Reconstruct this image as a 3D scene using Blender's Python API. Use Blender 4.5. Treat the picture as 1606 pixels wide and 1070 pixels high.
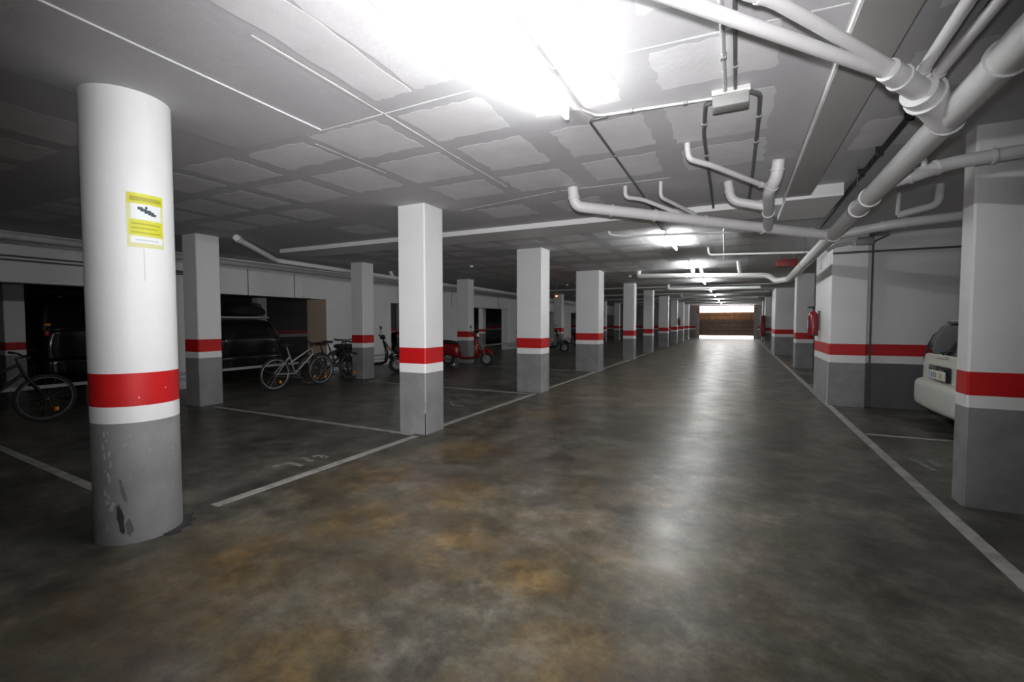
import bpy, bmesh, math, random
from mathutils import Vector, Matrix
random.seed(7)
for o in list(bpy.data.objects): bpy.data.objects.remove(o)
scene = bpy.context.scene
COL = scene.collection

# ------------------------------------------------------------------ camera, world, exposure
CAM_H, FPX = 1.35, 720.0
pitch = math.atan(30/FPX); yaw = math.radians(26.03)
fw = Vector((-math.sin(yaw)*math.cos(pitch), math.cos(yaw)*math.cos(pitch), -math.sin(pitch)))
rt = Vector((math.cos(yaw), math.sin(yaw), 0)); up = rt.cross(fw)
cd = bpy.data.cameras.new('camera'); cam = bpy.data.objects.new('camera', cd); COL.objects.link(cam)
cd.sensor_width = 36; cd.lens = FPX/1606*36; cd.clip_start = .05; cd.clip_end = 200
m = Matrix((rt, up, -fw)).transposed().to_4x4(); m.translation = (0, 0, CAM_H); cam.matrix_world = m
scene.camera = cam
w = bpy.data.worlds.new('daylight'); scene.world = w; w.use_nodes = True
bg = w.node_tree.nodes['Background']; bg.inputs[0].default_value = (1, .97, .95, 1); bg.inputs[1].default_value = 4.2
vs = scene.view_settings; vs.view_transform = 'Standard'; vs.look = 'None'; vs.gamma = 1; vs.use_curve_mapping = False
vs.exposure = 2.1
# the photographer's flash: it stands just above the lens, lights the near pipes and throws their shadows on the ceiling
fd = bpy.data.lights.new('camera_flash', 'SPOT'); fd.energy = 175; fd.spot_size = math.radians(105); fd.spot_blend = 1.0; fd.shadow_soft_size = .04; fd.color = (1, .98, 1)
flash = bpy.data.objects.new('camera_flash', fd); COL.objects.link(flash)
fm = m @ Matrix.Rotation(math.radians(6), 4, 'X'); fm.translation = (0, 0, CAM_H+.16); flash.matrix_world = fm
TUBE = 42.0            # brightness of every fluorescent tube

# ------------------------------------------------------------------ materials
MATS = {}
def mat(name, col, rough=.6, metal=0., var=0., scale=8., col2=None, bump=0., bscale=60., coat=0.):
    if name in MATS: return MATS[name]
    M = bpy.data.materials.new(name); M.use_nodes = True; nt = M.node_tree; b = nt.nodes['Principled BSDF']
    b.inputs['Base Color'].default_value = (*col, 1); b.inputs['Roughness'].default_value = rough; b.inputs['Metallic'].default_value = metal
    if coat: b.inputs['Coat Weight'].default_value = coat; b.inputs['Coat Roughness'].default_value = .08
    if var or col2:
        tc = nt.nodes.new('ShaderNodeTexCoord'); n = nt.nodes.new('ShaderNodeTexNoise'); n.inputs['Scale'].default_value = scale; n.inputs['Detail'].default_value = 6; n.inputs['Roughness'].default_value = .65
        nt.links.new(tc.outputs['Object'], n.inputs['Vector'])
        r = nt.nodes.new('ShaderNodeValToRGB'); nt.links.new(n.outputs['Fac'], r.inputs['Fac'])
        c2 = col2 or tuple(max(0, c*(1-var)) for c in col)
        r.color_ramp.elements[0].position = .34; r.color_ramp.elements[0].color = (*c2, 1)
        r.color_ramp.elements[1].position = .6; r.color_ramp.elements[1].color = (*col, 1)
        nt.links.new(r.outputs['Color'], b.inputs['Base Color'])
    if bump:
        tc = nt.nodes.new('ShaderNodeTexCoord'); n = nt.nodes.new('ShaderNodeTexNoise'); n.inputs['Scale'].default_value = bscale; n.inputs['Detail'].default_value = 4
        nt.links.new(tc.outputs['Object'], n.inputs['Vector'])
        bp = nt.nodes.new('ShaderNodeBump'); bp.inputs['Strength'].default_value = bump; bp.inputs['Distance'].default_value = .004
        nt.links.new(n.outputs['Fac'], bp.inputs['Height']); nt.links.new(bp.outputs['Normal'], b.inputs['Normal'])
    MATS[name] = M; return M
def emit(name, col, s):
    M = bpy.data.materials.new(name); M.use_nodes = True; nt = M.node_tree; nt.nodes.clear()
    e = nt.nodes.new('ShaderNodeEmission'); e.inputs[0].default_value = (*col, 1); e.inputs[1].default_value = s
    o = nt.nodes.new('ShaderNodeOutputMaterial'); nt.links.new(e.outputs[0], o.inputs[0]); MATS[name] = M; return M

def floor_material():
    M = bpy.data.materials.new('polished_concrete'); M.use_nodes = True; nt = M.node_tree; L = nt.links; b = nt.nodes['Principled BSDF']
    tc = nt.nodes.new('ShaderNodeTexCoord')
    def noise(s, d=6, r=.6, off=(0, 0, 0), dist=0., sc=(1, 1, 1)):
        mp = nt.nodes.new('ShaderNodeMapping'); mp.inputs['Location'].default_value = off; mp.inputs['Scale'].default_value = sc; L.new(tc.outputs['Object'], mp.inputs['Vector'])
        n = nt.nodes.new('ShaderNodeTexNoise'); n.inputs['Scale'].default_value = s; n.inputs['Detail'].default_value = d; n.inputs['Roughness'].default_value = r; n.inputs['Distortion'].default_value = dist
        L.new(mp.outputs[0], n.inputs['Vector']); return n.outputs['Fac']
    def ramp(f, *els):
        r = nt.nodes.new('ShaderNodeValToRGB'); e = r.color_ramp.elements
        while len(e) < len(els): e.new(.5)
        for k, (p, c) in enumerate(els): e[k].position = p; e[k].color = (*c, 1) if len(c) == 3 else c
        L.new(f, r.inputs['Fac']); return r.outputs['Color']
    def mix(f, a, c):
        x = nt.nodes.new('ShaderNodeMix'); x.data_type = 'RGBA'
        if hasattr(f, 'links'): L.new(f, x.inputs[0])
        else: x.inputs[0].default_value = f
        for s, v in ((x.inputs[6], a), (x.inputs[7], c)):
            if hasattr(v, 'links'): L.new(v, s)
            else: s.default_value = (*v, 1)
        return x.outputs[2]
    def math_(op, a, c):
        x = nt.nodes.new('ShaderNodeMath'); x.operation = op; x.use_clamp = True
        for s, v in ((x.inputs[0], a), (x.inputs[1], c)):
            if hasattr(v, 'links'): L.new(v, s)
            else: s.default_value = v
        return x.outputs[0]
    base = ramp(noise(2.2, 15, .8), (.37, (.022, .021, .016)), (.46, (.062, .058, .045)), (.53, (.112, .105, .084)), (.63, (.21, .20, .168)))
    # ochre and rusty wear on the drive lane
    sep = nt.nodes.new('ShaderNodeSeparateXYZ'); L.new(tc.outputs['Object'], sep.inputs[0])
    och = ramp(noise(2.6, 15, .78, (3.1, 1.2, 0), .2), (.40, (0, 0, 0)), (.66, (1, 1, 1)))
    big = ramp(noise(.45, 4, .55, (7.3, 2.2, 0)), (.38, (0, 0, 0)), (.62, (1, 1, 1)))
    lane = nt.nodes.new('ShaderNodeMapRange'); lane.interpolation_type = 'SMOOTHSTEP'
    lane.inputs[1].default_value = -3.7; lane.inputs[2].default_value = -2.7; L.new(sep.outputs['X'], lane.inputs[0])
    lane2 = nt.nodes.new('ShaderNodeMapRange'); lane2.interpolation_type = 'SMOOTHSTEP'
    lane2.inputs[1].default_value = 1.3; lane2.inputs[2].default_value = -1.2; L.new(sep.outputs['X'], lane2.inputs[0])
    lf = math_('MULTIPLY', lane.outputs[0], lane2.outputs[0])
    patch = None
    for (px, py, rad) in ((-2.25, 2.3, .55), (-2.9, 3.0, .6), (-2.0, 3.0, .5), (-2.6, 4.1, .6), (-1.5, 2.3, .5), (-.95, 2.2, .35), (-2.5, 1.5, .6), (-1.55, 1.15, .4), (-2.6, 6.2, .6), (-.6, 1.7, .35)):
        vm = nt.nodes.new('ShaderNodeVectorMath'); vm.operation = 'DISTANCE'; L.new(tc.outputs['Object'], vm.inputs[0]); vm.inputs[1].default_value = (px, py, 0)
        mr = nt.nodes.new('ShaderNodeMapRange'); mr.interpolation_type = 'SMOOTHSTEP'; mr.inputs[1].default_value = rad*1.25; mr.inputs[2].default_value = rad*.1; L.new(vm.outputs['Value'], mr.inputs[0])
        patch = mr.outputs[0] if patch is None else math_('MAXIMUM', patch, mr.outputs[0])
    och2 = ramp(noise(3.4, 15, .78, (8.1, 3.2, 0), .2), (.32, (0, 0, 0)), (.58, (1, 1, 1)))
    of = math_('MAXIMUM', math_('MULTIPLY', math_('MULTIPLY', och, math_('MULTIPLY', math_('ADD', big, .35), lf)), .7), math_('MULTIPLY', patch, och2))
    occol = ramp(noise(6, 12, .8, (1, 5, 0), .2), (.40, (.09, .058, .02)), (.5, (.20, .115, .03)), (.62, (.27, .20, .085)))
    c = mix(math_('MULTIPLY', of, .9), base, occol)
    pale = ramp(noise(3.6, 15, .82, (11, 4, 0), .2), (.52, (0, 0, 0)), (.76, (1, 1, 1)))
    c = mix(math_('MULTIPLY', pale, .65), c, (.31, .29, .25))
    streak = ramp(noise(3.4, 10, .75, (2, 31, 0), .4, (2.2, .35, 1)), (.56, (0, 0, 0)), (.74, (1, 1, 1)))
    c = mix(math_('MULTIPLY', streak, .32), c, (.19, .18, .16))
    green = ramp(noise(2.0, 12, .75, (-4, 9, 0), .2), (.5, (0, 0, 0)), (.7, (1, 1, 1)))
    c = mix(math_('MULTIPLY', green, .45), c, (.05, .062, .05))
    dark = ramp(noise(1.1, 15, .78, (21, 3, 0), .2), (.42, (0, 0, 0)), (.70, (1, 1, 1)))
    c = mix(math_('MULTIPLY', dark, .75), c, (.02, .018, .016))
    spot = ramp(noise(9, 12, .8, (2, 2, 7), .1), (.5, (0, 0, 0)), (.75, (1, 1, 1)))
    c = mix(math_('MULTIPLY', spot, .4), c, (.028, .02, .015))
    L.new(c, b.inputs['Base Color'])
    rr = nt.nodes.new('ShaderNodeMapRange'); rr.inputs[1].default_value = .3; rr.inputs[2].default_value = .72; rr.inputs[3].default_value = .285; rr.inputs[4].default_value = .43
    L.new(noise(2.4, 4, .55, (5, 5, .37)), rr.inputs[0]); L.new(rr.outputs[0], b.inputs['Roughness'])
    b.inputs['Specular IOR Level'].default_value = .5
    MATS['floor'] = M; return M
floor_material()
mat('ceil', (.57, .565, .585), .75, var=.10, scale=1.3, bump=.35, bscale=25)
mat('panel', (.76, .755, .77), .75, var=.12, scale=2.5, bump=.3, bscale=40)
mat('ridge', (.84, .84, .84), .7)
mat('beam', (.42, .415, .40), .7, var=.08, scale=2)
mat('white', (.82, .82, .825), .55, var=.05, scale=1.6, bump=.15, bscale=30)
mat('band_white', (.84, .84, .84), .5, var=.04, scale=5)
mat('red', (.56, .005, .007), .55, var=.10, scale=6)
mat('grey', (.28, .277, .282), .55, var=.26, scale=4, bump=.2, bscale=30)
mat('wallgrey', (.13, .13, .138), .55, var=.15, scale=4)
mat('chip', (.035, .034, .036), .8)
mat('wornpaint', (.13, .128, .13), .8)
mat('scuff', (.42, .42, .42), .7)
mat('backwall_shaded', (.05, .05, .05), .8, var=.2, scale=2)  # left wall near black: the gloom of the rear bays is painted in
mat('line', (.44, .43, .40), .5, var=.45, scale=7)
mat('ghost', (.34, .34, .31), .6, var=.6, scale=14)
mat('pvc', (.64, .635, .64), .42, var=.07, scale=6)
mat('pvcw', (.84, .84, .83), .4)
mat('conduit', (.12, .12, .125), .45, var=.15)
mat('conduit_light', (.45, .45, .45), .45)
mat('boxgrey', (.24, .24, .235), .5); mat('boxlid', (.62, .62, .6), .45)
mat('black', (.012, .012, .013), .5); mat('rubber', (.02, .02, .02), .8); mat('blackpaint', (.008, .008, .01), .18, coat=.6)
mat('glass', (.012, .013, .014), .08); mat('silver', (.55, .55, .57), .35, .75); mat('chrome', (.6, .6, .6), .2, 1.0)
mat('carwhite', (.74, .76, .69), .3, coat=.6); mat('plate', (.72, .71, .66), .4); mat('glyph', (.22, .22, .24), .5); mat('plateyellow', (.75, .62, .3), .5)
mat('amber', (.95, .28, .02), .3); mat('redlens', (.5, .02, .02), .2); mat('scooterred', (.22, .006, .009), .3, coat=.3)
mat('yellow', (.66, .64, .035), .45); mat('yellowdark', (.42, .40, .02), .45); mat('stickerwhite', (.8, .82, .84), .4); mat('stickeredge', (.68, .69, .35), .45); mat('ink', (.03, .05, .07), .5); mat('fadedprint', (.6, .62, .66), .5)
mat('woodlit', (.72, .36, .14), .5, var=.3, scale=3); mat('woodlo', (.34, .25, .18), .5, var=.3, scale=3); mat('brick', (.36, .17, .09), .8, var=.25, scale=9)  # first wood is lighter, with light painted in for the upper door
mat('frame', (.5, .45, .42), .5, var=.3, scale=6); mat('beige', (.60, .48, .36), .6, var=.06); mat('outside', (.6, .6, .62), .8)
mat('steelrail', (.42, .43, .43), .45, .3); mat('tarp', (.012, .012, .014), .85, bump=.5, bscale=12); mat('lensclear', (.75, .73, .65), .15); mat('skin_label', (.35, .5, .75), .4)
mat('lampbody', (.7, .7, .7), .5)
emit('tube', (.97, 1., .99), TUBE)
emit('led', (1, .12, .04), 4.0)

# ------------------------------------------------------------------ mesh helpers
class MB:
    def __init__(s): s.v = []; s.f = []; s.sm = []
    def add(s, vs, fs, smooth=False):
        k = len(s.v); s.v += [tuple(p) for p in vs]; s.f += [tuple(i+k for i in f) for f in fs]; s.sm += [smooth]*len(fs); return s
    def box(s, a, b):
        (x0, y0, z0), (x1, y1, z1) = a, b
        return s.add([(x0,y0,z0),(x1,y0,z0),(x1,y1,z0),(x0,y1,z0),(x0,y0,z1),(x1,y0,z1),(x1,y1,z1),(x0,y1,z1)],
                     [(3,2,1,0),(4,5,6,7),(0,1,5,4),(1,2,6,5),(2,3,7,6),(3,0,4,7)])
    def cbox(s, a, b, c=.012):       # box with chamfered vertical edges
        (x0, y0, z0), (x1, y1, z1) = a, b
        p = [(x0+c,y0),(x1-c,y0),(x1,y0+c),(x1,y1-c),(x1-c,y1),(x0+c,y1),(x0,y1-c),(x0,y0+c)]
        return s.prism(p, z0, z1)
    def rbox(s, a, b, c=.01):       # box chamfered on all edges
        (x0, y0, z0), (x1, y1, z1) = a, b
        bm = bmesh.new(); bmesh.ops.create_cube(bm, size=1)
        for v in bm.verts: v.co = Vector(((x0+x1)/2+v.co.x*(x1-x0), (y0+y1)/2+v.co.y*(y1-y0), (z0+z1)/2+v.co.z*(z1-z0)))
        bmesh.ops.bevel(bm, geom=bm.edges[:]+bm.verts[:], offset=c, segments=2, profile=.5, affect='EDGES')
        bm.verts.index_update(); s.add([v.co for v in bm.verts], [[v.index for v in f.verts] for f in bm.faces], True); bm.free(); return s
    def prism(s, poly, z0, z1):
        n = len(poly)
        v = [(x, y, z0) for x, y in poly]+[(x, y, z1) for x, y in poly]
        f = [tuple(range(n-1, -1, -1)), tuple(range(n, 2*n))]+[(i, (i+1) % n, n+(i+1) % n, n+i) for i in range(n)]
        return s.add(v, f)
    def sweep(s, pts, r, n=14, cap=True, closed=False):
        pts = [Vector(p) for p in pts]; N = len(pts); rs = r if isinstance(r, (list, tuple)) else [r]*N
        t = []
        for i in range(N):
            a = pts[(i-1) % N] if (closed or i > 0) else pts[i]; b = pts[(i+1) % N] if (closed or i < N-1) else pts[i]
            t.append((b-a).normalized())
        ref = Vector((0, 0, 1)) if abs(t[0].z) < .9 else Vector((1, 0, 0))
        u = t[0].cross(ref).normalized(); v = []
        for i in range(N):
            if i: u = (u-t[i]*u.dot(t[i])).normalized()
            q = t[i].cross(u)
            for k in range(n):
                a = 2*math.pi*k/n; v.append(pts[i]+(u*math.cos(a)+q*math.sin(a))*rs[i])
        f = []
        for i in range(N if closed else N-1):
            j = (i+1) % N
            for k in range(n): f.append((i*n+k, i*n+(k+1) % n, j*n+(k+1) % n, j*n+k))
        s.add(v, f, True)
        if cap and not closed:
            s.add(v[:n], [tuple(range(n-1, -1, -1))]); s.add(v[-n:], [tuple(range(n))])
        return s
    def cyl(s, a, b, r, n=16): return s.sweep([a, b], r, n)
    def torus(s, c, R, r, axis, N=28, n=8):
        axis = Vector(axis).normalized(); u = axis.orthogonal().normalized(); q = axis.cross(u); c = Vector(c)
        return s.sweep([c+(u*math.cos(2*math.pi*i/N)+q*math.sin(2*math.pi*i/N))*R for i in range(N)], r, n, closed=True)
    def loft(s, rings, cap=True, smooth=True):
        n = len(rings[0]); v = [p for r in rings for p in r]; f = []
        for i in range(len(rings)-1):
            for k in range(n): f.append((i*n+k, i*n+(k+1) % n, (i+1)*n+(k+1) % n, (i+1)*n+k))
        if cap: f.append(tuple(range(n-1, -1, -1))); f.append(tuple(range((len(rings)-1)*n, len(rings)*n)))
        return s.add(v, f, smooth)
    def ball(s, c, rx, ry, rz, n=16, k=10):
        v = []; f = []
        for j in range(k+1):
            th = math.pi*j/k
            for i in range(n):
                a = 2*math.pi*i/n; v.append((c[0]+rx*math.sin(th)*math.cos(a), c[1]+ry*math.sin(th)*math.sin(a), c[2]-rz*math.cos(th)))
        for j in range(k):
            for i in range(n): f.append((j*n+i, j*n+(i+1) % n, (j+1)*n+(i+1) % n, (j+1)*n+i))
        return s.add(v, f, True)
    def mesh(s, name):
        me = bpy.data.meshes.new(name); me.from_pydata(s.v, [], s.f); me.polygons.foreach_set('use_smooth', s.sm)
        bm = bmesh.new(); bm.from_mesh(me); bmesh.ops.recalc_face_normals(bm, faces=bm.faces[:]); bm.to_mesh(me); bm.free(); me.update(); return me
    def build(s, name, material, parent=None, subsurf=0, label=None):
        me = s.mesh(name); me.materials.append(MATS[material]); o = bpy.data.objects.new(name, me); COL.objects.link(o)
        if parent: o.parent = parent
        if subsurf:
            md = o.modifiers.new('s', 'SUBSURF'); md.levels = md.render_levels = subsurf
        if label: o['label'] = label
        return o
def tag(o, label, cat, group=None):
    o['label'] = label; o['category'] = cat
    if group: o['group'] = group
    return o
def thing(name, label, cat, loc=(0, 0, 0), rz=0., group=None):
    o = bpy.data.objects.new(name, None); COL.objects.link(o); o.location = loc; o.rotation_euler = (0, 0, rz); o.empty_display_size = .1
    return tag(o, label, cat, group)
def struct(o): o['kind'] = 'structure'; return o
def copy_tree(o, parent=None):
    c = o.copy(); COL.objects.link(c); c.parent = parent
    for ch in list(o.children): copy_tree(ch, c)
    return c
def fillet(pts, r=.06, n=5):
    pts = [Vector(p) for p in pts]; out = [pts[0]]
    for i in range(1, len(pts)-1):
        a, b, c = pts[i-1], pts[i], pts[i+1]; d1 = (a-b); d2 = (c-b); k = min(r, d1.length*.45, d2.length*.45)
        p, q = b+d1.normalized()*k, b+d2.normalized()*k
        for j in range(n+1):
            t = j/n; out.append(p*(1-t)**2+b*2*t*(1-t)+q*t*t)
    out.append(pts[-1]); return out

# ------------------------------------------------------------------ shell
CZ = 2.74
XL, XR, Y0, Y1 = -17.5, 6.5, -9.0, 42.0
floor = struct(MB().box((XL-.2, Y0-.2, -.2), (XR+.2, Y1+.4, 0)).build('floor', 'floor'))
ceiling = struct(MB().box((XL-.2, Y0-.2, CZ), (XR+.2, Y1+.4, CZ+.3)).build('ceiling', 'ceil'))
def banded_wall(name, a, b, axis, mats=('wallgrey', 'band_white', 'red', 'white'), zs=(.70, .82, 1.0)):
    z = (0,)+zs+(CZ,); o = None
    for i, (nm, mt) in enumerate(zip(('dado', 'white_band', 'red_band', 'upper_wall'), mats)):
        mb = MB().box((a[0], a[1], z[i]), (b[0], b[1], z[i+1]))
        if i == 0: o = struct(mb.build(name, mt))
        else: mb.build(nm, mt, o)
    return o
mat('backred_shaded', (.22, .01, .012), .6); mat('backwhite_shaded', (.3, .3, .3), .6); mat('backgrey_shaded', (.03, .03, .032), .7)  # darkened copies of the wall paints, shade put into the colour
banded_wall('wall_left', (XL-.2, Y0-.2), (XL, Y1+.2), 'y', ('backgrey_shaded', 'backwhite_shaded', 'backred_shaded', 'backwall_shaded'))
banded_wall('wall_right', (XR, Y0-.2), (XR+.2, Y1+.2), 'y')
banded_wall('wall_back', (XL, Y0-.2), (XR, Y0), 'x')
# far wall with the garage door opening
DX0, DX1, DZ = -3.1, 1.55, 2.66
banded_wall('wall_far_left', (XL, Y1), (DX0, Y1+.25), 'x', ('grey', 'band_white', 'red', 'beam'))
banded_wall('wall_far_right', (DX1, Y1), (XR, Y1+.25), 'x', ('grey', 'band_white', 'red', 'beam'))
struct(MB().box((DX0, Y1, DZ), (DX1, Y1+.25, CZ)).build('wall_far_lintel', 'brick'))
banded_wall('wall_bay', (1.84, 9.0), (XR, 9.16), 'x', zs=(.70, .82, 1.0))
struct(MB().box((DX0-6, Y1+.4, -.2), (DX1+6, Y1+14, -.02)).build('ground_outside', 'outside'))

door = struct(MB().box((DX0+.2, Y1+.1, .2), (DX1-.2, Y1+.14, 2.16)).build('door_1', 'woodlo'))
for i in range(6):
    z0 = .21+i*.325
    MB().rbox((DX0+.25, Y1+.06, z0), (DX1-.25, Y1+.1, z0+.312), .012).build('door_panel', 'woodlit' if i >= 4 else 'woodlo', door)  # top panels get the lighter wood to look lit
for k in range(7):
    x = DX0+.45+k*.62
    MB().box((x, Y1+.045, .22), (x+.03, Y1+.062, 2.16)).build('door_stile', 'woodlo', door)
for x in (DX0, DX1-.3):
    MB().box((x, Y1+.02, 0), (x+.3, Y1+.09, DZ)).build('door_jamb', 'frame', door)
    for k in range(9): MB().box((x+.03, Y1-.0, .12+k*.28), (x+.23, Y1+.02, .30+k*.28)).build('jamb_block', 'brick' if k > 6 else 'frame', door)

# ------------------------------------------------------------------ floor paint
def strip(a, b, wd, name='painted_line', mt='line', z=.004):
    a = Vector((*a, 0)); b = Vector((*b, 0)); d = (b-a).normalized(); n = Vector((-d.y, d.x, 0))*wd/2
    p = [(a-n), (b-n), (b+n), (a+n)]
    return MB().prism([(q.x, q.y) for q in p], .0005, z).build(name, mt, floor)
LCOL = [(-3.42, 1.58), (-3.5, 4.61), (-3.55, 8.2), (-3.65, 12.4), (-3.5, 16.95), (-3.5, 21.0), (-3.5, 26.1), (-3.5, 30.3), (-3.5, 34.1), (-3.5, 38.0)]
ys = [-8.8, 1.25, 1.9, 4.30, 4.9, 7.9, 8.55, 12.1, 12.85, 16.7, 17.3, 20.7]
for a, b in ((2.02, 4.33), (4.88, 7.92), (8.5, 12.1), (12.8, 16.7), (17.3, 20.8)): strip((-3.42, a), (-3.38, b), .085)
strip((1.34, -8.8), (1.41, 41.5), .085)
for y in (1.93, 4.38, 7.85, 12.15, 16.6, 20.8): strip((-7.45, y+.06), (-3.46 if y > 2 else -3.72, y if y > 2 else 1.75), .075)
strip((-9.4, 2.0), (-7.6, 2.0), .075)
for y in (6.78, 2.2, 11.6, 14): strip((1.42, y), (5.5, y+.1), .07)
def stroke(pts, wd=.045):
    for a, b in zip(pts[:-1], pts[1:]): strip(a, b, wd, 'bay_number_stroke', 'ghost', .003)
def fl(u, v):
    d = fw+rt*((u-803)/FPX)+up*((535-v)/FPX); t = -CAM_H/d.z; return (d.x*t, d.y*t)
for pts in ([(427, 732), (454, 726), (473, 731)], [(474, 718), (490, 724)], [(490, 716), (505, 714), (507, 718), (514, 716)],
            [(706, 631), (711, 636), (728, 637)], [(722, 626), (729, 627)], [(1432, 721), (1446, 728), (1464, 738)], [(1458, 722), (1472, 732)]):
    stroke([fl(*p) for p in pts])

# ------------------------------------------------------------------ ceiling relief: waffle panels, ridges, beams
def ragged(x0, x1, y0, y1, j=.035, k=9, t=.001):
    poly = []
    def edge(a, b, n):
        for i in range(n):
            u = (i+.0)/n; px = a[0]+(b[0]-a[0])*u; py = a[1]+(b[1]-a[1])*u
            poly.append((px+random.uniform(-j, j), py+random.uniform(-j, j)))
    edge((x0, y0), (x1, y0), k); edge((x1, y0), (x1, y1), k); edge((x1, y1), (x0, y1), k); edge((x0, y1), (x0, y0), k)
    MB().prism(poly, CZ-t, CZ-.0002).build('panel', 'panel', ceiling)
def near_col(x, y):
    for cx, cy in LCOL+[(-7.85, 4.5), (-8.05, 8.35), (-8.05, 13)]:
        if abs(x-cx) < .75 and abs(y-cy) < .75: return True
    return False
rows = [(2.50, 2.97), (3.17, 3.80), (3.98, 4.5)]
for k in range(-2, 9):
    x0 = -2.06-.82*k
    for (a, b) in rows:
        if near_col(x0+.31, (a+b)/2): continue
        ragged(x0+random.uniform(-.03, .03), x0+.62+random.uniform(-.04, .04), a+random.uniform(-.03, .03), b+random.uniform(-.05, .05), .016, 10)
for k in range(-2, 1):               # long plank-like patches around the first lamp
    x0 = -2.06-.82*k
    for s in (0, .31):
        ragged(x0+s, x0+s+.285, .9+random.uniform(0, .3), 2.12+random.uniform(0, .2), .012, 12, .0012)
for (a, b, c, d) in ((-4.75, -4.2, 1.2, 1.8), (-5.55, -5.0, 1.2, 1.8), (-6.4, -5.8, 1.1, 1.8), (.78, 1.3, 2.1, 2.7), (.8, 1.35, 3.1, 3.6), (.78, 1.3, 4.0, 4.6), (1.7, 2.3, 3.3, 3.9), (1.7, 2.3, 5.2, 5.9),
                     (-2.9, -2.3, 5.0, 5.5), (-1.95, -1.4, 5.05, 5.55), (-5.4, -4.8, 5.0, 5.6)):
    ragged(a, b, c, d, .018, 9)
for r in range(11):
    y0 = 7.0+r*.84+ (.35 if r > 3 else 0)
    for k in range(-2, 7):
        x0 = -2.06-.82*k
        if near_col(x0+.3, y0+.3) or random.random() < .12: continue
        ragged(x0, x0+.62, y0, y0+.58, .02, 6)
def ridge(a, b, wd=.016, h=.0018):
    a = Vector((*a, 0)); b = Vector((*b, 0)); d = (b-a); N = max(3, int(d.length/.12)); n = Vector((-d.y, d.x, 0)).normalized()
    L, R = [], []
    for i in range(N+1):
        p = a+d*i/N; ww = wd*random.uniform(.25, 1)/2; L.append(p+n*ww); R.append(p-n*ww)
    MB().prism([(q.x, q.y) for q in L+R[::-1]], CZ-h, CZ-.0002).build('mortar_ridge', 'ridge', ceiling)
for a, b in (((-2.735, .3), (-2.725, 2.43)), ((-2.14, 1.5), (-2.15, 4.3)), ((-3.1, 4.93), (-1.76, 4.66)), ((-2.9, 2.45), (-1.3, 2.42)), ((-.95, 2.42), (.42, 2.50)), ((-2.98, 2.6), (-2.97, 3.4)), ((-1.7, 4.66), (-.6, 4.70))):
    ridge(a, b)
BZ = 2.645
MB().box((-7.9, 6.02, BZ+.025), (.44, 6.68, CZ)).build('beam', 'white', ceiling)
MB().box((.44, 5.62, BZ-.03), (.94, 6.7, CZ)).build('beam', 'white', ceiling)
MB().box((.44, Y0, BZ), (.66, 5.62, CZ)).build('beam', 'beam', ceiling)
MB().box((.43, Y0, BZ+.004), (.44, 5.6, BZ+.035)).build('beam_edge', 'ridge', ceiling)
for y in (18.8, 23.5, 28.2, 33.0, 37.5):
    MB().box((-7.9, y, BZ+.05), (1.3, y+.5, CZ)).build('beam', 'ceil', ceiling)
MB().box((-3.62, Y0, CZ-.010), (-2.72, 2.43, CZ)).build('beam', 'ceil', ceiling)
# long drop beam between the bike bays and the dark rear bays
lb = MB().box((-10.35, Y0, 1.96), (-10.0, Y1, CZ)).build('beam', 'white', ceiling)
for y in (5.98, 6.78, 8.0, 12.0, 15.1, 19.0): MB().box((-10.0, y, 1.96), (-9.992, y+.015, 2.55)).build('board_joint', 'conduit', ceiling)
MB().box((-10.0, 8.25, 1.96), (-9.96, 8.6, 2.62)).build('beam_pilaster', 'white', ceiling)

# ------------------------------------------------------------------ pillars
def pillar(a, b, label, zs=(.74, .85, 1.04), top=CZ, cat='pillar', group='square painted pillars', name='square_pillar'):
    cx, cy = (a[0]+b[0])/2, (a[1]+b[1])/2
    o = thing(name, label, cat, (cx, cy, 0), 0, group); z = (0,)+tuple(zs)+(top,)
    hx, hy = (b[0]-a[0])/2, (b[1]-a[1])/2
    for i, (nm, mt) in enumerate((('grey_base', 'grey'), ('white_band', 'band_white'), ('red_band', 'red'), ('shaft', 'white'))):
        MB().cbox((-hx, -hy, z[i]), (hx, hy, z[i+1]), .014).build(nm, mt, o)
    return o
G1 = 'pillars along the left edge of the drive lane'
pB = pillar((-3.70, 4.42), (-3.30, 4.80), 'nearest square white pillar with red band, scuffed grey base, beside the drive lane', group=G1)
MB().box((.192, -.196, 0), (.200, -.186, .26)).build('chipped_edge', 'chip', pB); MB().box((.188, -.193, .40), (.2015, -.188, .73)).build('bare_edge', 'scuff', pB)
pillar((-3.82, 8.02), (-3.30, 8.44), 'second square white pillar beside the drive lane, wider than the nearest one', group=G1)
pillar((-4.0, 12.2), (-3.34, 12.7), 'third square pillar beside the drive lane, widest of that row', group=G1)
names = ['fourth', 'fifth', 'sixth', 'seventh', 'eighth', 'ninth']
for nm, (x, y), hw in zip(names, LCOL[4:], (.2, .2, .25, .2, .2, .2)):
    pillar((-3.30-2*hw, y-.2), (-3.30, y+.2), nm+' square pillar along the left edge of the drive lane towards the garage door', group=G1)
G2 = 'pillars of the row behind the left bays'
pillar((-8.03, 4.35), (-7.65, 4.72), 'square pillar left of the silver bicycle, behind the left parking bays', (.77, .87, 1.07), group=G2)
pillar((-8.24, 8.15), (-7.87, 8.52), 'square pillar between the dark bicycle and the black moped', group=G2)
pillar((-8.30, 12.85), (-7.85, 13.2), 'square pillar behind the red scooter', group=G2)
for nm, y in zip(('fourth', 'fifth', 'sixth', 'seventh', 'eighth'), (17.3, 21.7, 26.0, 30.3, 34.3)):
    pillar((-8.25, y), (-7.85, y+.38), nm+' square pillar of the row behind the left bays', group=G2)
G3 = 'pillars of the dark row at far left'
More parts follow.
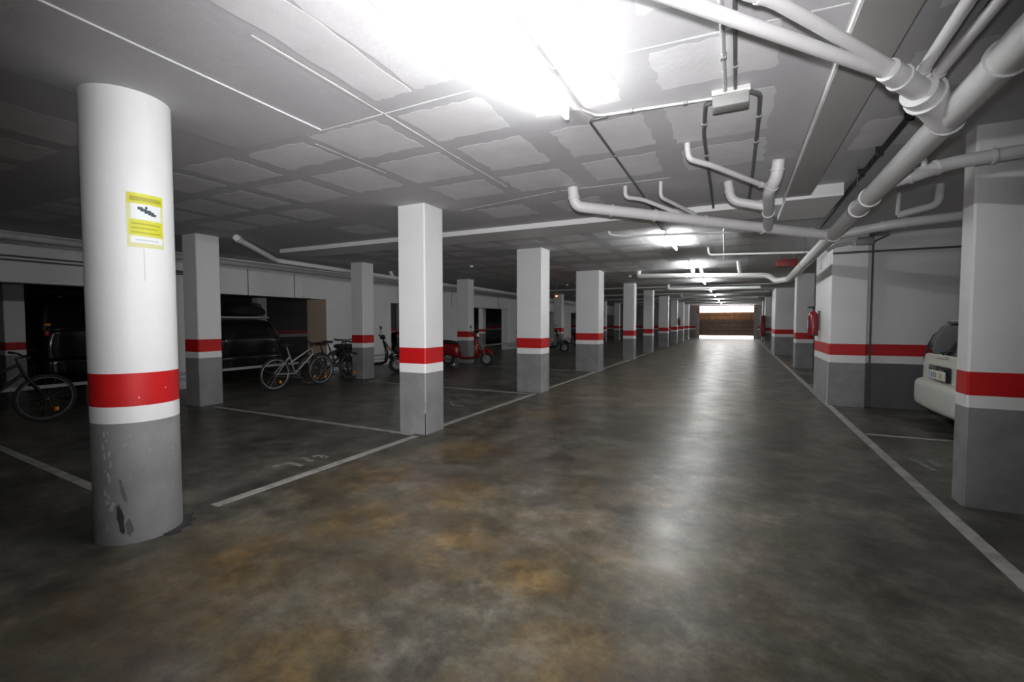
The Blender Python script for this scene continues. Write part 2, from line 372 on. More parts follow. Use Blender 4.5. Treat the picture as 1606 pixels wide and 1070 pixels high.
for lb_, x, y in (('dim pillar at the far left edge in front of the dark van', -12.8, 3.8), ('dim pillar far behind the bike row, seen through the opening left of the second lane pillar', -12.8, 22.4), ('dim pillar behind the dark bay, right of the white piers', -12.8, 15.5), ('dim pillar behind the black car in the dark rear bay', -13.6, 9.6)):
    pillar((x-.15, y-.15), (x+.15, y+.15), lb_, (.70, .80, .95), group=G3)
# right hand side
G4 = 'pillars and piers along the right edge of the drive lane'
pillar((1.51, 4.42), (2.45, 4.62), 'near right white pier with red band and grey base, in front of the white car', (.73, .82, .99), group=G4, name='wide_pier')
pP = pillar((1.35, 8.88), (1.84, 10.44), 'long white pier with the fire extinguisher, right of the drive lane', (.70, .82, 1.0), group=G4, name='wide_pier')
MB().box((-.25, -.78, 0), (-.243, -.70, .69)).build('corner_guard', 'scuff', pP)
pillar((1.55, 15.6), (2.0, 16.1), 'square pillar just beyond the long pier with the extinguisher', group=G4)
pillar((1.42, 21.7), (2.7, 23.6), 'wide pier beyond the square right pillar, towards the door', group=G4, name='wide_pier')
pillar((1.42, 29.0), (2.0, 29.5), 'far right pillar beside the red hose cabinet', group=G4)
pillar((1.55, 35.0), (2.0, 35.5), 'last right pillar next to the garage door', group=G4)
# white piers below the drop beam on the left
G5 = 'white piers below the left drop beam'
def pier(y0, y1, label, x0=-10.75, beige=True):
    o = thing('wall_pier', label, 'pier', (-10.0, y0, 0), 0, G5)
    MB().cbox((x0+10, .012, 0), (0, y1-y0, 1.96), .01).build('pier_body', 'white', o)
    MB().box((x0+10+.01, 0, 0), (-.01, .012, 1.955)).build('pier_side_cladding', 'beige' if beige else 'white', o)
    for k in (.35, .95, 1.5):
        if k < y1-y0-.2: MB().box((0, k, 0), (.012, k+.05, 1.95)).build('vertical_batten', 'white', o)
pier(9.0, 11.6, 'white pier with a beige side, behind the parked bicycles')
pier(14.0, 15.6, 'white pier left of the pillar behind the red scooter', beige=False)
pier(20.0, 22.3, 'white pier right of the dark opening behind the red scooter', x0=-10.35, beige=False)
pier(27.5, 29.5, 'farthest white pier below the left drop beam', beige=False)
pier(5.28, 5.6, 'narrow beige sided pier just left of the pillar by the silver bicycle')

# round pillar with the camera notice
cxA, cyA, rA = -3.463, 1.577, .226
pA = thing('round_pillar', 'thick round white pillar with red band and yellow camera notice, left foreground', 'pillar', (cxA, cyA, 0))
def cylz(r, z0, z1, n=64):
    mb = MB(); ring = [[(r*math.cos(2*math.pi*i/n), r*math.sin(2*math.pi*i/n), z) for i in range(n)] for z in (z0, z1)]
    return mb.loft(ring, cap=False).add(ring[0], [tuple(range(n-1, -1, -1))]).add(ring[1], [tuple(range(n))])
for nm, mt, a, b in (('grey_base', 'grey', 0, .74), ('white_band', 'band_white', .74, .84), ('red_band', 'red', .84, 1.04), ('shaft', 'white', 1.04, CZ)): cylz(rA, a, b).build(nm, mt, pA)
def wrap(r, a0, a1, z0, z1, name, mt, parent, n=10, skew=0., th=.0015):
    v = []; f = []
    for i in range(n+1):
        a = a0+(a1-a0)*i/n; dz = skew*i/n
        for rr in (r, r+th):
            for z in (z0+dz, z1+dz): v.append((rr*math.cos(a), rr*math.sin(a), z))
    for i in range(n):
        k = i*4
        f += [(k+2, k+6, k+7, k+3), (k, k+1, k+5, k+4), (k, k+4, k+6, k+2), (k+1, k+3, k+7, k+5)]
    f += [(0, 2, 3, 1), (n*4, n*4+1, n*4+3, n*4+2)]
    return MB().add(v, f).build(name, mt, parent)
toCam = math.atan2(-cyA, -cxA)
# angle positions on the shaft that face the camera: positive = right in the picture
def ang(px):          # picture column -> angle on the cylinder
    best = None
    for i in range(-900, 901):
        a = toCam+i/1000*1.5; p = Vector((cxA+(rA+.001)*math.cos(a), cyA+(rA+.001)*math.sin(a), 1.9-CAM_H)); u = 803+FPX*p.dot(rt)/p.dot(fw)
        if best is None or abs(u-px) < best[0]: best = (abs(u-px), a)
    return best[1]
aL, aR = ang(199), ang(256)
st = thing('warning_notice', 'yellow and white camera surveillance notice stuck on the round pillar', 'sign', (cxA, cyA, 0))
mk = lambda u0, u1, v0, v1, nm, mt, lay: wrap(rA+.001+lay*.0016, aL+(aR-aL)*u0, aL+(aR-aL)*u1, 1.80+.325*v0, 1.80+.325*v1, nm, mt, st)
mk(0, 1, 0, 1, 'backing', 'stickeredge', 0)
mk(.02, .98, .80, .985, 'header', 'yellow', 1); mk(.10, .90, .52, .80, 'picture_field', 'stickerwhite', 1); mk(.04, .97, .22, .50, 'text_field', 'yellow', 1); mk(.08, .95, .08, .20, 'address_field', 'stickerwhite', 1)
mk(.08, .92, .85, .93, 'faded_heading', 'yellowdark', 2)
for k in range(3): mk(.1, .88-.1*(k % 2), .26+k*.08, .285+k*.08, 'faded_print_line', 'yellowdark', 2)
mk(.2, .8, .125, .15, 'faded_print_line', 'fadedprint', 2)
for k, (u0, u1, v0, v1) in enumerate(((.27, .40, .69, .745), (.34, .50, .665, .72), (.44, .62, .635, .70), (.54, .70, .615, .675), (.62, .76, .60, .645), (.46, .52, .72, .765))):
    mk(u0, u1, v0, v1, 'camera_symbol', 'ink', 2)
aM = ang(225); wrap(rA+.0006, aM-.012, aM+.012, 1.60, 1.79, 'drip_mark', 'fadedprint', pA, 2, th=.0006)
# scuffs and spalled concrete on the round base
for u, z0, z1, da in ((170, .08, .26, .045), (180, .18, .40, .03), (172, .20, .33, .05)):
    pass
def blotch(u, z, hw, hz, mt, name, n=14, lean=0.):
    a = ang(u); v = [((rA+.0009)*math.cos(a), (rA+.0009)*math.sin(a), z)]; 
    for i in range(n):
        t = 2*math.pi*i/n; k = random.uniform(.6, 1.1); da = hw*k*math.cos(t)/rA; dz = hz*k*math.sin(t); da += lean*dz/rA
        v.append(((rA+.0009)*math.cos(a+da), (rA+.0009)*math.sin(a+da), z+dz))
    MB().add(v, [(0, 1+i, 1+(i+1) % n) for i in range(n)]).build(name, mt, pA)
blotch(172, .17, .020, .11, 'chip', 'spalled_patch', lean=-.1); blotch(178, .33, .012, .08, 'wornpaint', 'spalled_patch', lean=-.2); blotch(186, .10, .022, .06, 'wornpaint', 'spalled_patch')
for i in range(22): blotch(random.choice((150, 151, 153, 156, 160))+random.uniform(-2, 2), random.uniform(.1, .7), random.uniform(.004, .012), random.uniform(.006, .03), 'scuff', 'paint_chip', 9)
for i in range(10): blotch(random.uniform(170, 275), random.uniform(.25, .7), random.uniform(.003, .007), random.uniform(.003, .012), 'scuff', 'paint_chip', 8)
for u, z in ((209, .885), (252, .93)): a = ang(u); wrap(rA+.0006, a-.01, a+.01, z, z+.01, 'paint_chip', 'band_white', pA, 2, th=.0008)
for k in range(1): 
    a = ang(285); MB().prism([(rA*1.0*math.cos(a+t*.12), rA*1.0*math.sin(a+t*.12)) for t in range(-7, 5)]+[((rA+.05+.03*math.sin(t*2.1))*math.cos(a+t*.12), (rA+.05+.03*math.sin(t*2.1))*math.sin(a+t*.12)) for t in range(4, -8, -1)], 0.001, .008).build('broken_skirt', 'chip', pA)

# ------------------------------------------------------------------ fluorescent lamps
def lamp(y0, y1, label, x=-1.0, z=2.66, L=None):
    o = thing('fluorescent_lamp', label, 'lamp', (x, y0, z), 0, 'fluorescent tubes under the ceiling'); n = y1-y0
    MB().box((-.012, .02, .04), (.012, n-.02, CZ-z)).build('batten', 'lampbody', o)
    MB().cyl((0, .03, 0), (0, n-.03, 0), .014, 10).build('tube', 'tube', o)
    for yy in (0, n-.03): MB().rbox((-.012, yy, -.016), (.012, yy+.025, .07), .004).build('lamp_holder', 'lampbody', o)
    return o
lamp(1.37, 2.87, 'glaring near fluorescent tube on the ceiling above the drive lane')
for nm, ye in (('second', 8.85), ('third', 12.75), ('fourth', 17.3), ('fifth', 21.8), ('sixth', 26.5), ('seventh', 31.5), ('eighth', 36.5)):
    lamp(ye-1.5, ye, nm+' fluorescent tube along the drive lane, counted from the camera')
lamp(-7.5, -6.0, 'last fluorescent tube behind the camera')
lamp(18.0, 19.5, 'small distant fluorescent tube glowing in the dark left aisle', x=-14.6)

# ------------------------------------------------------------------ drain pipes
def pipe(label, pts, r, coup=(), name='drain_pipe', mt='pvc', fr=None, group='plastic drain pipes under the ceiling', caps=(), cat='pipe', cl=.09):
    P = fillet(pts, fr or max(r*2.0, .05)); o = thing(name, label, cat, P[0], 0, group); off = P[0]
    MB().sweep([p-off for p in P], r, 18).build('pipe_run', mt, o)
    pts = [Vector(p) for p in pts]
    for seg, t in coup:
        a, b = pts[seg], pts[seg+1]; d = (b-a).normalized(); c = a+(b-a)*t-off
        q = MB().sweep([c-d*cl/2, c-d*cl/2, c+d*cl/2, c+d*cl/2], [r*1.02, r*1.14, r*1.14, r*1.02], 18).build('coupling', mt, o)
        MB().sweep([c+d*(cl/2-.012), c+d*(cl/2+.004)], r*1.16, 18).build('coupling_rim', 'pvc', q)
    return o
def mainp(y): return Vector((.95, y, 2.40-(y-2.5)*.0215 if y > 2.5 else 2.40+(2.5-y)*.0215))
pipe('thick main drain pipe running along the right of the ceiling', [mainp(-4), mainp(10.95)], .069, [(0, .395), (0, .435), (0, .475), (0, .575), (0, .60), (0, .68)], fr=.1)
def hanger(y, nm):
    p = mainp(y)
    h = thing('pipe_hanger', nm+' metal ring hanger holding the main drain pipe', 'hanger', p, 0, 'hangers of the main drain pipe')
    MB().torus((0, 0, 0), .068, .006, (0, 1, 0), 24, 6).build('ring', 'conduit', h); MB().cyl((0, 0, .068), (0, 0, CZ-p.z), .005, 8).build('rod', 'conduit', h)
for y, nm in ((2.2, 'nearest'), (5.1, 'middle'), (8.6, 'farthest')): hanger(y, nm)
# collector with the two small pipes near the top of the picture
J1 = mainp(3.12)
pipe('short collector fitting joining small pipes to the main drain', [(.60, 2.68, 2.50), (.80, 2.92, 2.455)], .050, [(0, .2)], fr=.08, cl=.09)
pipe('large branch fitting where the small pipes enter the main drain', [(.765, 2.88, 2.462), (.86, 3.0, 2.435), J1], .078, [(0, .30)], fr=.08, cl=.06, mt='pvc')
pipe('thin long drain pipe crossing below the near ceiling to the collector', [(-.62, 1.42, 2.55), (-.36, 1.68, 2.545), (.60, 2.70, 2.495)], .027)
pipe('thin drain pipe with a white elbow joining the collector beside it', [(-.02, 1.98, CZ), (-.02, 1.98, 2.60), (.10, 2.08, 2.595), (.685, 2.775, 2.505)], .025, [(1, .5)], cl=.05)
pipe('upper of two thin pipes rising beside the main drain', [(.86, 1.2, 2.66), (.80, 2.40, 2.62), (.76, 2.84, 2.52)], .026, [(1, .85)])
pipe('lower of two thin pipes rising beside the main drain', [(.95, 1.2, 2.62), (.89, 2.42, 2.59), (.82, 2.90, 2.50)], .024, [(1, .8)])
# transverse pipe with its feeders
TA, TB = Vector((-1.53, 4.62, 2.55)), mainp(6.26)
def tp(t): return TA+(TB-TA)*t
pipe('drain pipe crossing the lane from a ceiling elbow to the main drain', [(-1.55, 4.61, CZ), TA, TB], .056, [(0, .35), (1, .12), (1, .28), (1, .47), (1, .70), (1, .96)], fr=.11)
pipe('thin feeder pipe dropping behind the elbow of the crossing drain', [(-1.05, 4.80, CZ), (-1.05, 4.80, 2.63), (-.90, 4.95, 2.625), tp(.40)+Vector((0, 0, .04))], .021)
pipe('second thin feeder pipe dropping to the crossing drain', [(-.70, 4.80, CZ), (-.70, 4.80, 2.59), tp(.40)+Vector((.12, .08, .05))], .018)
pipe('white elbowed feeder pipe nearest the junction box', [(-.37, 3.87, CZ), (-.36, 3.87, 2.62), (-.2, 4.05, 2.60), (.19, 4.58, 2.53)], .022, [(2, .9)], cl=.07)
pipe('upright branch pipe joining the feeders to the crossing drain', [(.30, 4.60, CZ), (.29, 4.62, 2.60), (.24, 4.75, 2.52), tp(.735)], .05, [(0, .4), (1, .5), (2, .5)], fr=.06, cl=.06)
pipe('short elbow pipe left of the upright branch', [(-.10, 5.09, CZ), (-.07, 5.09, 2.55), (.22, 5.12, 2.47)], .042, [(0, .3)], fr=.08)
# branches to the right
pipe('branch pipe passing in front of the near right pier', [mainp(4.26), (1.10, 4.20, 2.38), (1.30, 4.24, 2.45), (2.9, 4.26, 2.56)], .046, [(0, .7), (1, .5), (2, .12), (2, .3)])
pipe('branch pipe leading right from the end of the crossing drain', [mainp(6.3), (1.45, 6.2, 2.385), (3.2, 6.2, 2.50)], .05, [(0, .35), (0, .8), (1, .05)])
pipe('elbow pipe rising to the ceiling above the right branch', [(1.83, 6.12, CZ), (1.82, 6.12, 2.54), (1.5, 6.14, 2.47)], .036)
for p0, lb_ in (((1.16, 4.2, 2.43), 'upright stub on the branch before the near right pier'), ((1.50, 6.16, 2.47), 'upright stub on the branch right of the crossing drain')):
    pipe(lb_, [p0, (p0[0]+.01, p0[1]+.0, CZ)], .018)
# second transverse pipe further away
E2 = mainp(10.9)
pipe('farther white drain pipe crossing the lane beyond the second lamp', [(-2.42, 12.85, CZ), (-2.42, 12.85, 2.60), (.62, 11.45, 2.36), (.74, 11.3, 2.22), E2], .06, [(1, .42), (1, .55)], mt='pvcw', fr=.16)
for t, h in ((.48, .2), (.55, .1), (.82, .2)):
    p = Vector((-2.42, 12.85, 2.60)).lerp(Vector((.62, 11.45, 2.36)), t); pipe('short white riser on the farther crossing drain, %s one from the left' % {.48: 'first', .55: 'second', .82: 'third'}[t], [p, (p.x-.03, p.y, p.z+.1), (p.x-.06, p.y, CZ)], .04, mt='pvcw')
pipe('thin white pipe below the beam, starting above the second lane pillar', [(-1.72, 6.75, CZ), (-1.70, 6.75, 2.63), (-1.5, 6.85, 2.61), (.85, 6.9, 2.52)], .016, mt='pvcw')
pipe('thin white pipe crossing behind the second lamp', [(-.5, 9.35, CZ), (-.48, 9.35, 2.60), (1.2, 9.2, 2.52)], .018, mt='pvcw')
pipe('thin upright-looking ceiling pipe right of the second lamp', [(-.18, 7.2, 2.71), (-.28, 11.4, 2.71)], .012, mt='pvcw')
pipe('distant white pipe crossing below the far ceiling', [(-2.3, 18.0, CZ), (-2.3, 18.0, 2.58), (.7, 17.4, 2.5)], .05, mt='pvcw')
pipe('very distant white pipe near the garage door', [(-2.6, 25.0, CZ), (-2.5, 25.0, 2.60), (.9, 24.4, 2.5)], .05, mt='pvcw')
# left pipes near the bicycles
pipe('white drain pipe with a capped elbow above the silver bicycle', [(-7.18, 4.70, CZ-.05), (-7.30, 4.84, 2.68), (-8.45, 6.35, 2.60), (-8.50, 11.5, 2.55)], .05, [(0, .3)], mt='pvcw', fr=.12)
pipe('white drain pipe along the left beam above the red scooter', [(-8.55, 9.9, CZ), (-8.55, 10.0, 2.58), (-8.6, 14.2, 2.56)], .05, mt='pvcw')
pipe('white drain pipe along the left beam beyond the red scooter', [(-8.65, 14.4, 2.60), (-8.7, 20.3, 2.54)], .055, mt='pvcw')
pipe('grey main pipe under the ceiling in front of the left beam', [(-9.5, -5, 2.62), (-9.5, 30, 2.52)], .055, [(0, .3)])

# ------------------------------------------------------------------ electrical conduits and boxes
def conduit(label, pts, r=.010, mt='conduit', clips=(), group='electrical conduits'):
    P = fillet(pts, .05); o = thing('electrical_conduit', label, 'conduit', P[0], 0, group); off = P[0]
    MB().sweep([p-off for p in P], r, 10).build('conduit_run', mt, o)
    pts = [Vector(p) for p in pts]
    for seg, t in clips:
        c = pts[seg].lerp(pts[seg+1], t)-off; MB().rbox(c-Vector((r*1.3,)*3), c+Vector((r*1.3,)*3), r*.3).build('clip', 'boxgrey', o)
ZC = 2.725
conduit('dark conduit running beside the near lamp and turning to the junction box', [(-.945, .3, ZC), (-.94, 2.9, ZC), (-.86, 3.06, ZC), (-.13, 3.14, ZC)], clips=[(2, .3), (2, .75)], mt='conduit_light')
conduit('dark conduit running from the near lamp towards the second lamp', [(-.80, 3.10, ZC), (-.93, 3.10, ZC), (-.93, 3.3, ZC), (-.94, 6.0, ZC), (-.94, 6.0, 2.63), (-.95, 6.7, 2.63), (-.95, 7.3, ZC)], r=.009, clips=[(2, .2)])
conduit('left dark conduit loop hanging from the junction box', [(-.14, 3.18, ZC), (-.20, 3.20, ZC), (-.24, 3.7, ZC), (-.26, 5.2, ZC), (-.27, 6.0, ZC-.02)], r=.014, clips=[(1, .6), (2, .3)])
conduit('right dark conduit loop hanging from the junction box', [(.03, 3.12, ZC), (.105, 3.2, ZC), (.11, 3.6, ZC), (.11, 4.95, ZC), (.10, 6.0, ZC-.02)], r=.014, clips=[(1, .8), (2, .3)])
conduit('left of two parallel conduits running to the junction box', [(-.085, -1, ZC), (-.085, 3.08, ZC)], r=.012, mt='conduit_light', clips=[(0, .9)])
conduit('right of two parallel conduits running to the junction box', [(-.03, -1, ZC), (-.03, 3.08, ZC)], r=.010, clips=[(0, .93)])
conduit('black cable pipe along the ceiling beside the main drain', [(.90, 1.5, 2.69), (.99, 3.8, 2.69), (1.0, 5.4, 2.69), (1.05, 8.0, 2.69)], r=.02, mt='black', clips=())
for y, nm in ((3.9, 'nearest'), (4.6, 'middle'), (5.2, 'farthest')):
    h = thing('cable_clamp', nm+' black clamp on the cable pipe beside the main drain', 'clamp', (.995, y, 2.69), 0, 'clamps on the black cable pipe'); MB().rbox((-.026, -.012, -.024), (.026, .012, .05), .005).build('clamp_body', 'black', h)
jb = thing('junction_box', 'grey junction box with a pale rim on the near ceiling', 'box', (-.055, 3.12, 2.66))
MB().rbox((-.10, -.05, -.02), (.10, .05, .08), .008).build('box_body', 'boxgrey', jb); MB().rbox((-.105, -.048, .045), (.105, -.058, .08), .002).build('box_rim', 'boxlid', jb)
conduit('horizontal conduit along the top of the right bay wall', [(1.36, 8.86, 2.44), (6.2, 8.86, 2.44)], r=.016)
conduit('vertical conduit in the corner between the long pier and the bay wall', [(1.90, 8.97, .0), (1.90, 8.97, 2.60), (2.1, 8.97, 2.70)], r=.014)
conduit('upper conduit of the pair on the left drop beam', [(-9.98, -6, 2.36), (-9.98, 5.6, 2.36)], r=.014)
conduit('lower conduit of the pair on the left drop beam', [(-9.98, -6, 2.30), (-9.98, 5.6, 2.30)], r=.014)
conduit('bent conduit left of the upright one on the drop beam', [(-9.98, 5.1, 2.34), (-9.98, 5.5, 2.34), (-9.98, 5.5, 2.0)], r=.018)
conduit('upright conduit on the left drop beam', [(-9.97, 6.05, 1.96), (-9.97, 6.05, 2.6)], r=.018)
jb2 = thing('junction_box', 'grey junction box above the long right pier', 'box', (1.66, 8.80, 2.54))
MB().rbox((0, 0, 0), (.22, .07, .12), .008).build('box_body', 'boxgrey', jb2); MB().rbox((-.05, .01, .0), (-.002, .06, .08), .006).build('cable_gland', 'boxlid', jb2)
pipe('short curved drain stub beside the junction box above the long pier', [(1.25, 8.7, 2.46), (1.36, 8.72, 2.54), (1.60, 8.82, 2.58)], .03, mt='pvc')
def detector(p, label):
    o = thing('smoke_detector', label, 'detector', p, 0, 'smoke detectors')
    MB().cyl((0, 0, 0), (0, 0, -.015), .05, 20).build('detector_base', 'pvcw', o); MB().sweep([(0, 0, -.015), (0, 0, -.04), (0, 0, -.05)], [.042, .036, .02], 18).build('detector_head', 'pvcw', o)
detector((-5.9, 9.8, CZ), 'smoke detector on the dim ceiling between the second pillar and the scooter'); detector((-5.65, 16.2, CZ), 'smoke detector on the dim ceiling right of the second lane pillar')
detector((-2.9, 14.0, CZ), 'smoke detector near the lamps beyond the third lane pillar')
al = thing('alarm_light', 'small glowing red alarm light left of the third lane pillar', 'light', (-4.6, 12.3, 2.08)); MB().ball((0, 0, 0), .022, .022, .022).build('bulb', 'led', al); MB().cyl((0, 0, .02), (0, 0, CZ-2.08), .006, 8).build('stem', 'conduit', al)
mat('deepred', (.16, .008, .01), .5)
rb = thing('red_sign_box', 'dark red box sign hanging beside the main drain pipe', 'sign', (.62, 9.5, 2.33)); MB().rbox((0, 0, 0), (.33, .09, .13), .01).build('box_body', 'deepred', rb)
for x in (.05, .27): MB().cyl((x, .045, .13), (x, .045, CZ-2.33), .006, 8).build('hanger_rod', 'conduit', rb)

# ------------------------------------------------------------------ fire safety
def extinguisher(p, label, rz=0):
    o = thing('fire_extinguisher', label, 'extinguisher', p, rz, 'fire extinguishers')
    prof = [(0, .03), (.01, .075), (.03, .08), (.36, .08), (.41, .06), (.44, .028), (.47, .022)]
    c = MB().sweep([(0, 0, z) for z, r in prof], [r for z, r in prof], 20).build('cylinder', 'scooterred', o)
    MB().box((-.083, -.05, .14), (-.078, .05, .28)).build('instruction_label', 'skin_label', c)
    MB().sweep([(0, 0, .47), (0, 0, .52)], .02, 12).build('valve', 'black', o); MB().rbox((-.09, -.012, .5), (.02, .012, .53), .004).build('handle', 'black', o)
    MB().sweep(fillet([(0, .02, .5), (0, .10, .48), (0, .10, .15)], .05), .011, 10).build('hose', 'black', o); MB().box((.07, -.02, .1), (.1045, .02, .45)).build('bracket', 'conduit', o)
    MB().sweep([(0, 0, 0), (0, 0, .02)], [.083, .083], 18).build('foot_ring', 'black', o)
extinguisher((1.245, 9.85, 1.10), 'red fire extinguisher mounted on the long right pier')
extinguisher((-3.2, 30.3, 1.12), 'distant red fire extinguisher on a lane pillar near the door', math.pi)
hc = thing('hose_cabinet', 'red fire hose cabinet far down on the right side', 'cabinet', (1.20, 28.6, .55))
MB().rbox((0, 0, 0), (.22, .6, 1.15), .01).build('cabinet_body', 'deepred', hc); MB().rbox((-.012, .05, .05), (0, .55, 1.1), .004).build('cabinet_door', 'deepred', hc)

# ------------------------------------------------------------------ guard rail
rail = thing('guard_rail', 'long grey steel rail in front of the dark rear bays', 'rail', (-9.3, 0, 0))
MB().box((-.025, -5, .355), (.025, 30, .405)).build('rail_beam', 'steelrail', rail)
for y in (-3, 0, 3.6, 5.2, 8.9, 12, 16, 20, 24, 28): MB().box((-.09, y, 0), (-.03, y+.06, .40)).build('post', 'steelrail', rail)

# ------------------------------------------------------------------ bicycles
def bicycle(label, loc, rz, fmat, lean=0., saddle=True):
    # local +x = forward, rear hub at origin
    o = thing('bicycle', label, 'bicycle', loc, rz, 'parked bicycles'); R = .325; WB = 1.06
    def T(nm, pts, r, mt, par=o, n=10): return MB().sweep([Vector(p) for p in pts], r, n).build(nm, mt, par)
    hr, hf = Vector((0, 0, R)), Vector((WB, 0, R)); bb = Vector((.43, 0, .30)); sc = Vector((.27, 0, .74)); ht, hb = Vector((.80, 0, .80)), Vector((.845, 0, .68))
    f = MB(); f.sweep([bb, sc], .017, 10); f.sweep([sc+Vector((.03, 0, -.05))*1, ht+Vector((0, 0, -.02))] if False else [bb.lerp(sc, .55), ht], .018, 10); f.sweep([bb, hb], .02, 10); f.sweep([ht, hb], .02, 10)
    for s in (-1, 1):
        f.sweep([hr+Vector((0, .05*s, 0)), bb+Vector((0, .03*s, 0))], .010, 8); f.sweep([hr+Vector((0, .05*s, 0)), bb.lerp(sc, .8)+Vector((0, .012*s, 0))], .009, 8)
    f.build('frame', fmat, o)
    g = MB()
    for s in (-1, 1): g.sweep([hb+Vector((0, .02*s, 0)), hb+Vector((.02, .05*s, -.05)), hf+Vector((0, .05*s, 0))], .013, 8)
    g.build('fork', 'black' if fmat == 'silver' else fmat, o)
    for h in (hr, hf):
        wv = MB().torus(h, R-.02, .02, (0, 1, 0), 40, 8).build('tyre', 'rubber', o)
        MB().torus(h, R-.045, .010, (0, 1, 0), 40, 6).build('rim', 'silver' if fmat == 'silver' else 'conduit', wv)
        sp = MB()
        for k in range(16):
            a = 2*math.pi*k/16; sp.sweep([h+Vector((.02*math.cos(a+.5), .02*(-1)**k, .02*math.sin(a+.5))), h+Vector(((R-.045)*math.cos(a), 0, (R-.045)*math.sin(a)))], .0016, 4)
        sp.build('spokes', 'chrome' if fmat == 'silver' else 'conduit', wv); MB().cyl(h-Vector((0, .05, 0)), h+Vector((0, .05, 0)), .022, 12).build('hub', 'conduit', wv)
    top = sc+(sc-bb).normalized()*.12; T('seat_post', [sc-(sc-bb).normalized()*.1, top], .013, fmat)
    MB().loft([[(top.x+x, y*wd, top.z+dz+zz) for (y, zz) in ((-1, 0), (-.6, .03), (.6, .03), (1, 0), (.5, -.02), (-.5, -.02))] for x, wd, dz in ((-.13, .05, .03), (-.11, .075, .035), (-.02, .065, .03), (.06, .03, .025), (.14, .02, .02), (.15, .012, .02))]).build('saddle', 'black', o, 1)
    st_ = ht+(ht-hb).normalized()*.08; T('stem', [ht, st_, st_+Vector((.07, 0, .02))], .013, 'black')
    hb_ = st_+Vector((.07, 0, .02)); hbar = MB().sweep(fillet([hb_+Vector((-.04, -.30, .03)), hb_+Vector((0, -.12, .03)), hb_, hb_+Vector((0, .12, .03)), hb_+Vector((-.04, .30, .03))], .05), .012, 8).build('handlebar', 'black', o)
    for s in (-1, 1): MB().cyl(hb_+Vector((-.04, s*.30, .03)), hb_+Vector((-.022, s*.20, .03)), .017, 10).build('grip', 'rubber', hbar)
    MB().torus(bb+Vector((0, -.045, 0)), .08, .006, (0, 1, 0), 28, 6).cyl(bb+Vector((0, -.05, 0)), bb+Vector((0, .05, 0)), .02).build('chainring', 'conduit', o)
    for s, d in ((-1, Vector((.12, 0, -.12))), (1, Vector((-.12, 0, .12)))):
        cr = MB().sweep([bb+Vector((0, s*.055, 0)), bb+d+Vector((0, s*.06, 0))], .009, 8).build('crank', 'conduit', o); c = bb+d+Vector((0, s*.10, 0)); pd = MB().rbox(c-Vector((.045, .035, .01)), c+Vector((.045, .035, .01)), .004).build('pedal', 'black', cr)
    MB().sweep([bb+Vector((0, -.045, .08)), hr+Vector((0, -.045, .035))], .004, 6).sweep([bb+Vector((0, -.045, -.08)), hr+Vector((0, -.045, -.035))], .004, 6).build('chain', 'conduit', o)
    for h in (hr, hf): MB().box(h+Vector((.09, -.012, -.19)), h+Vector((.13, .012, -.14))).build('wheel_reflector', 'amber', o)
    MB().rbox((-.01, -.02, .73), (.012, .02, .78), .004).build('rear_reflector', 'redlens', o) if False else None
    o.rotation_euler = (lean, 0, rz); return o
H = math.pi/2
bicycle('silver framed bicycle parked in front of the black car', (-8.12, 6.02, 0), H-.05, 'silver', .06)
bicycle('dark bicycle behind the front wheel of the silver bicycle', (-8.25, 6.95, 0), H-.1, 'black', .08)
bicycle('dark bicycle leaning left of the second row pillar', (-8.55, 7.55, 0), H+.0, 'black', -.08)
bicycle('dark bicycle in the gloom behind the round pillar', (-8.40, 1.72, 0), H, 'black', .08)

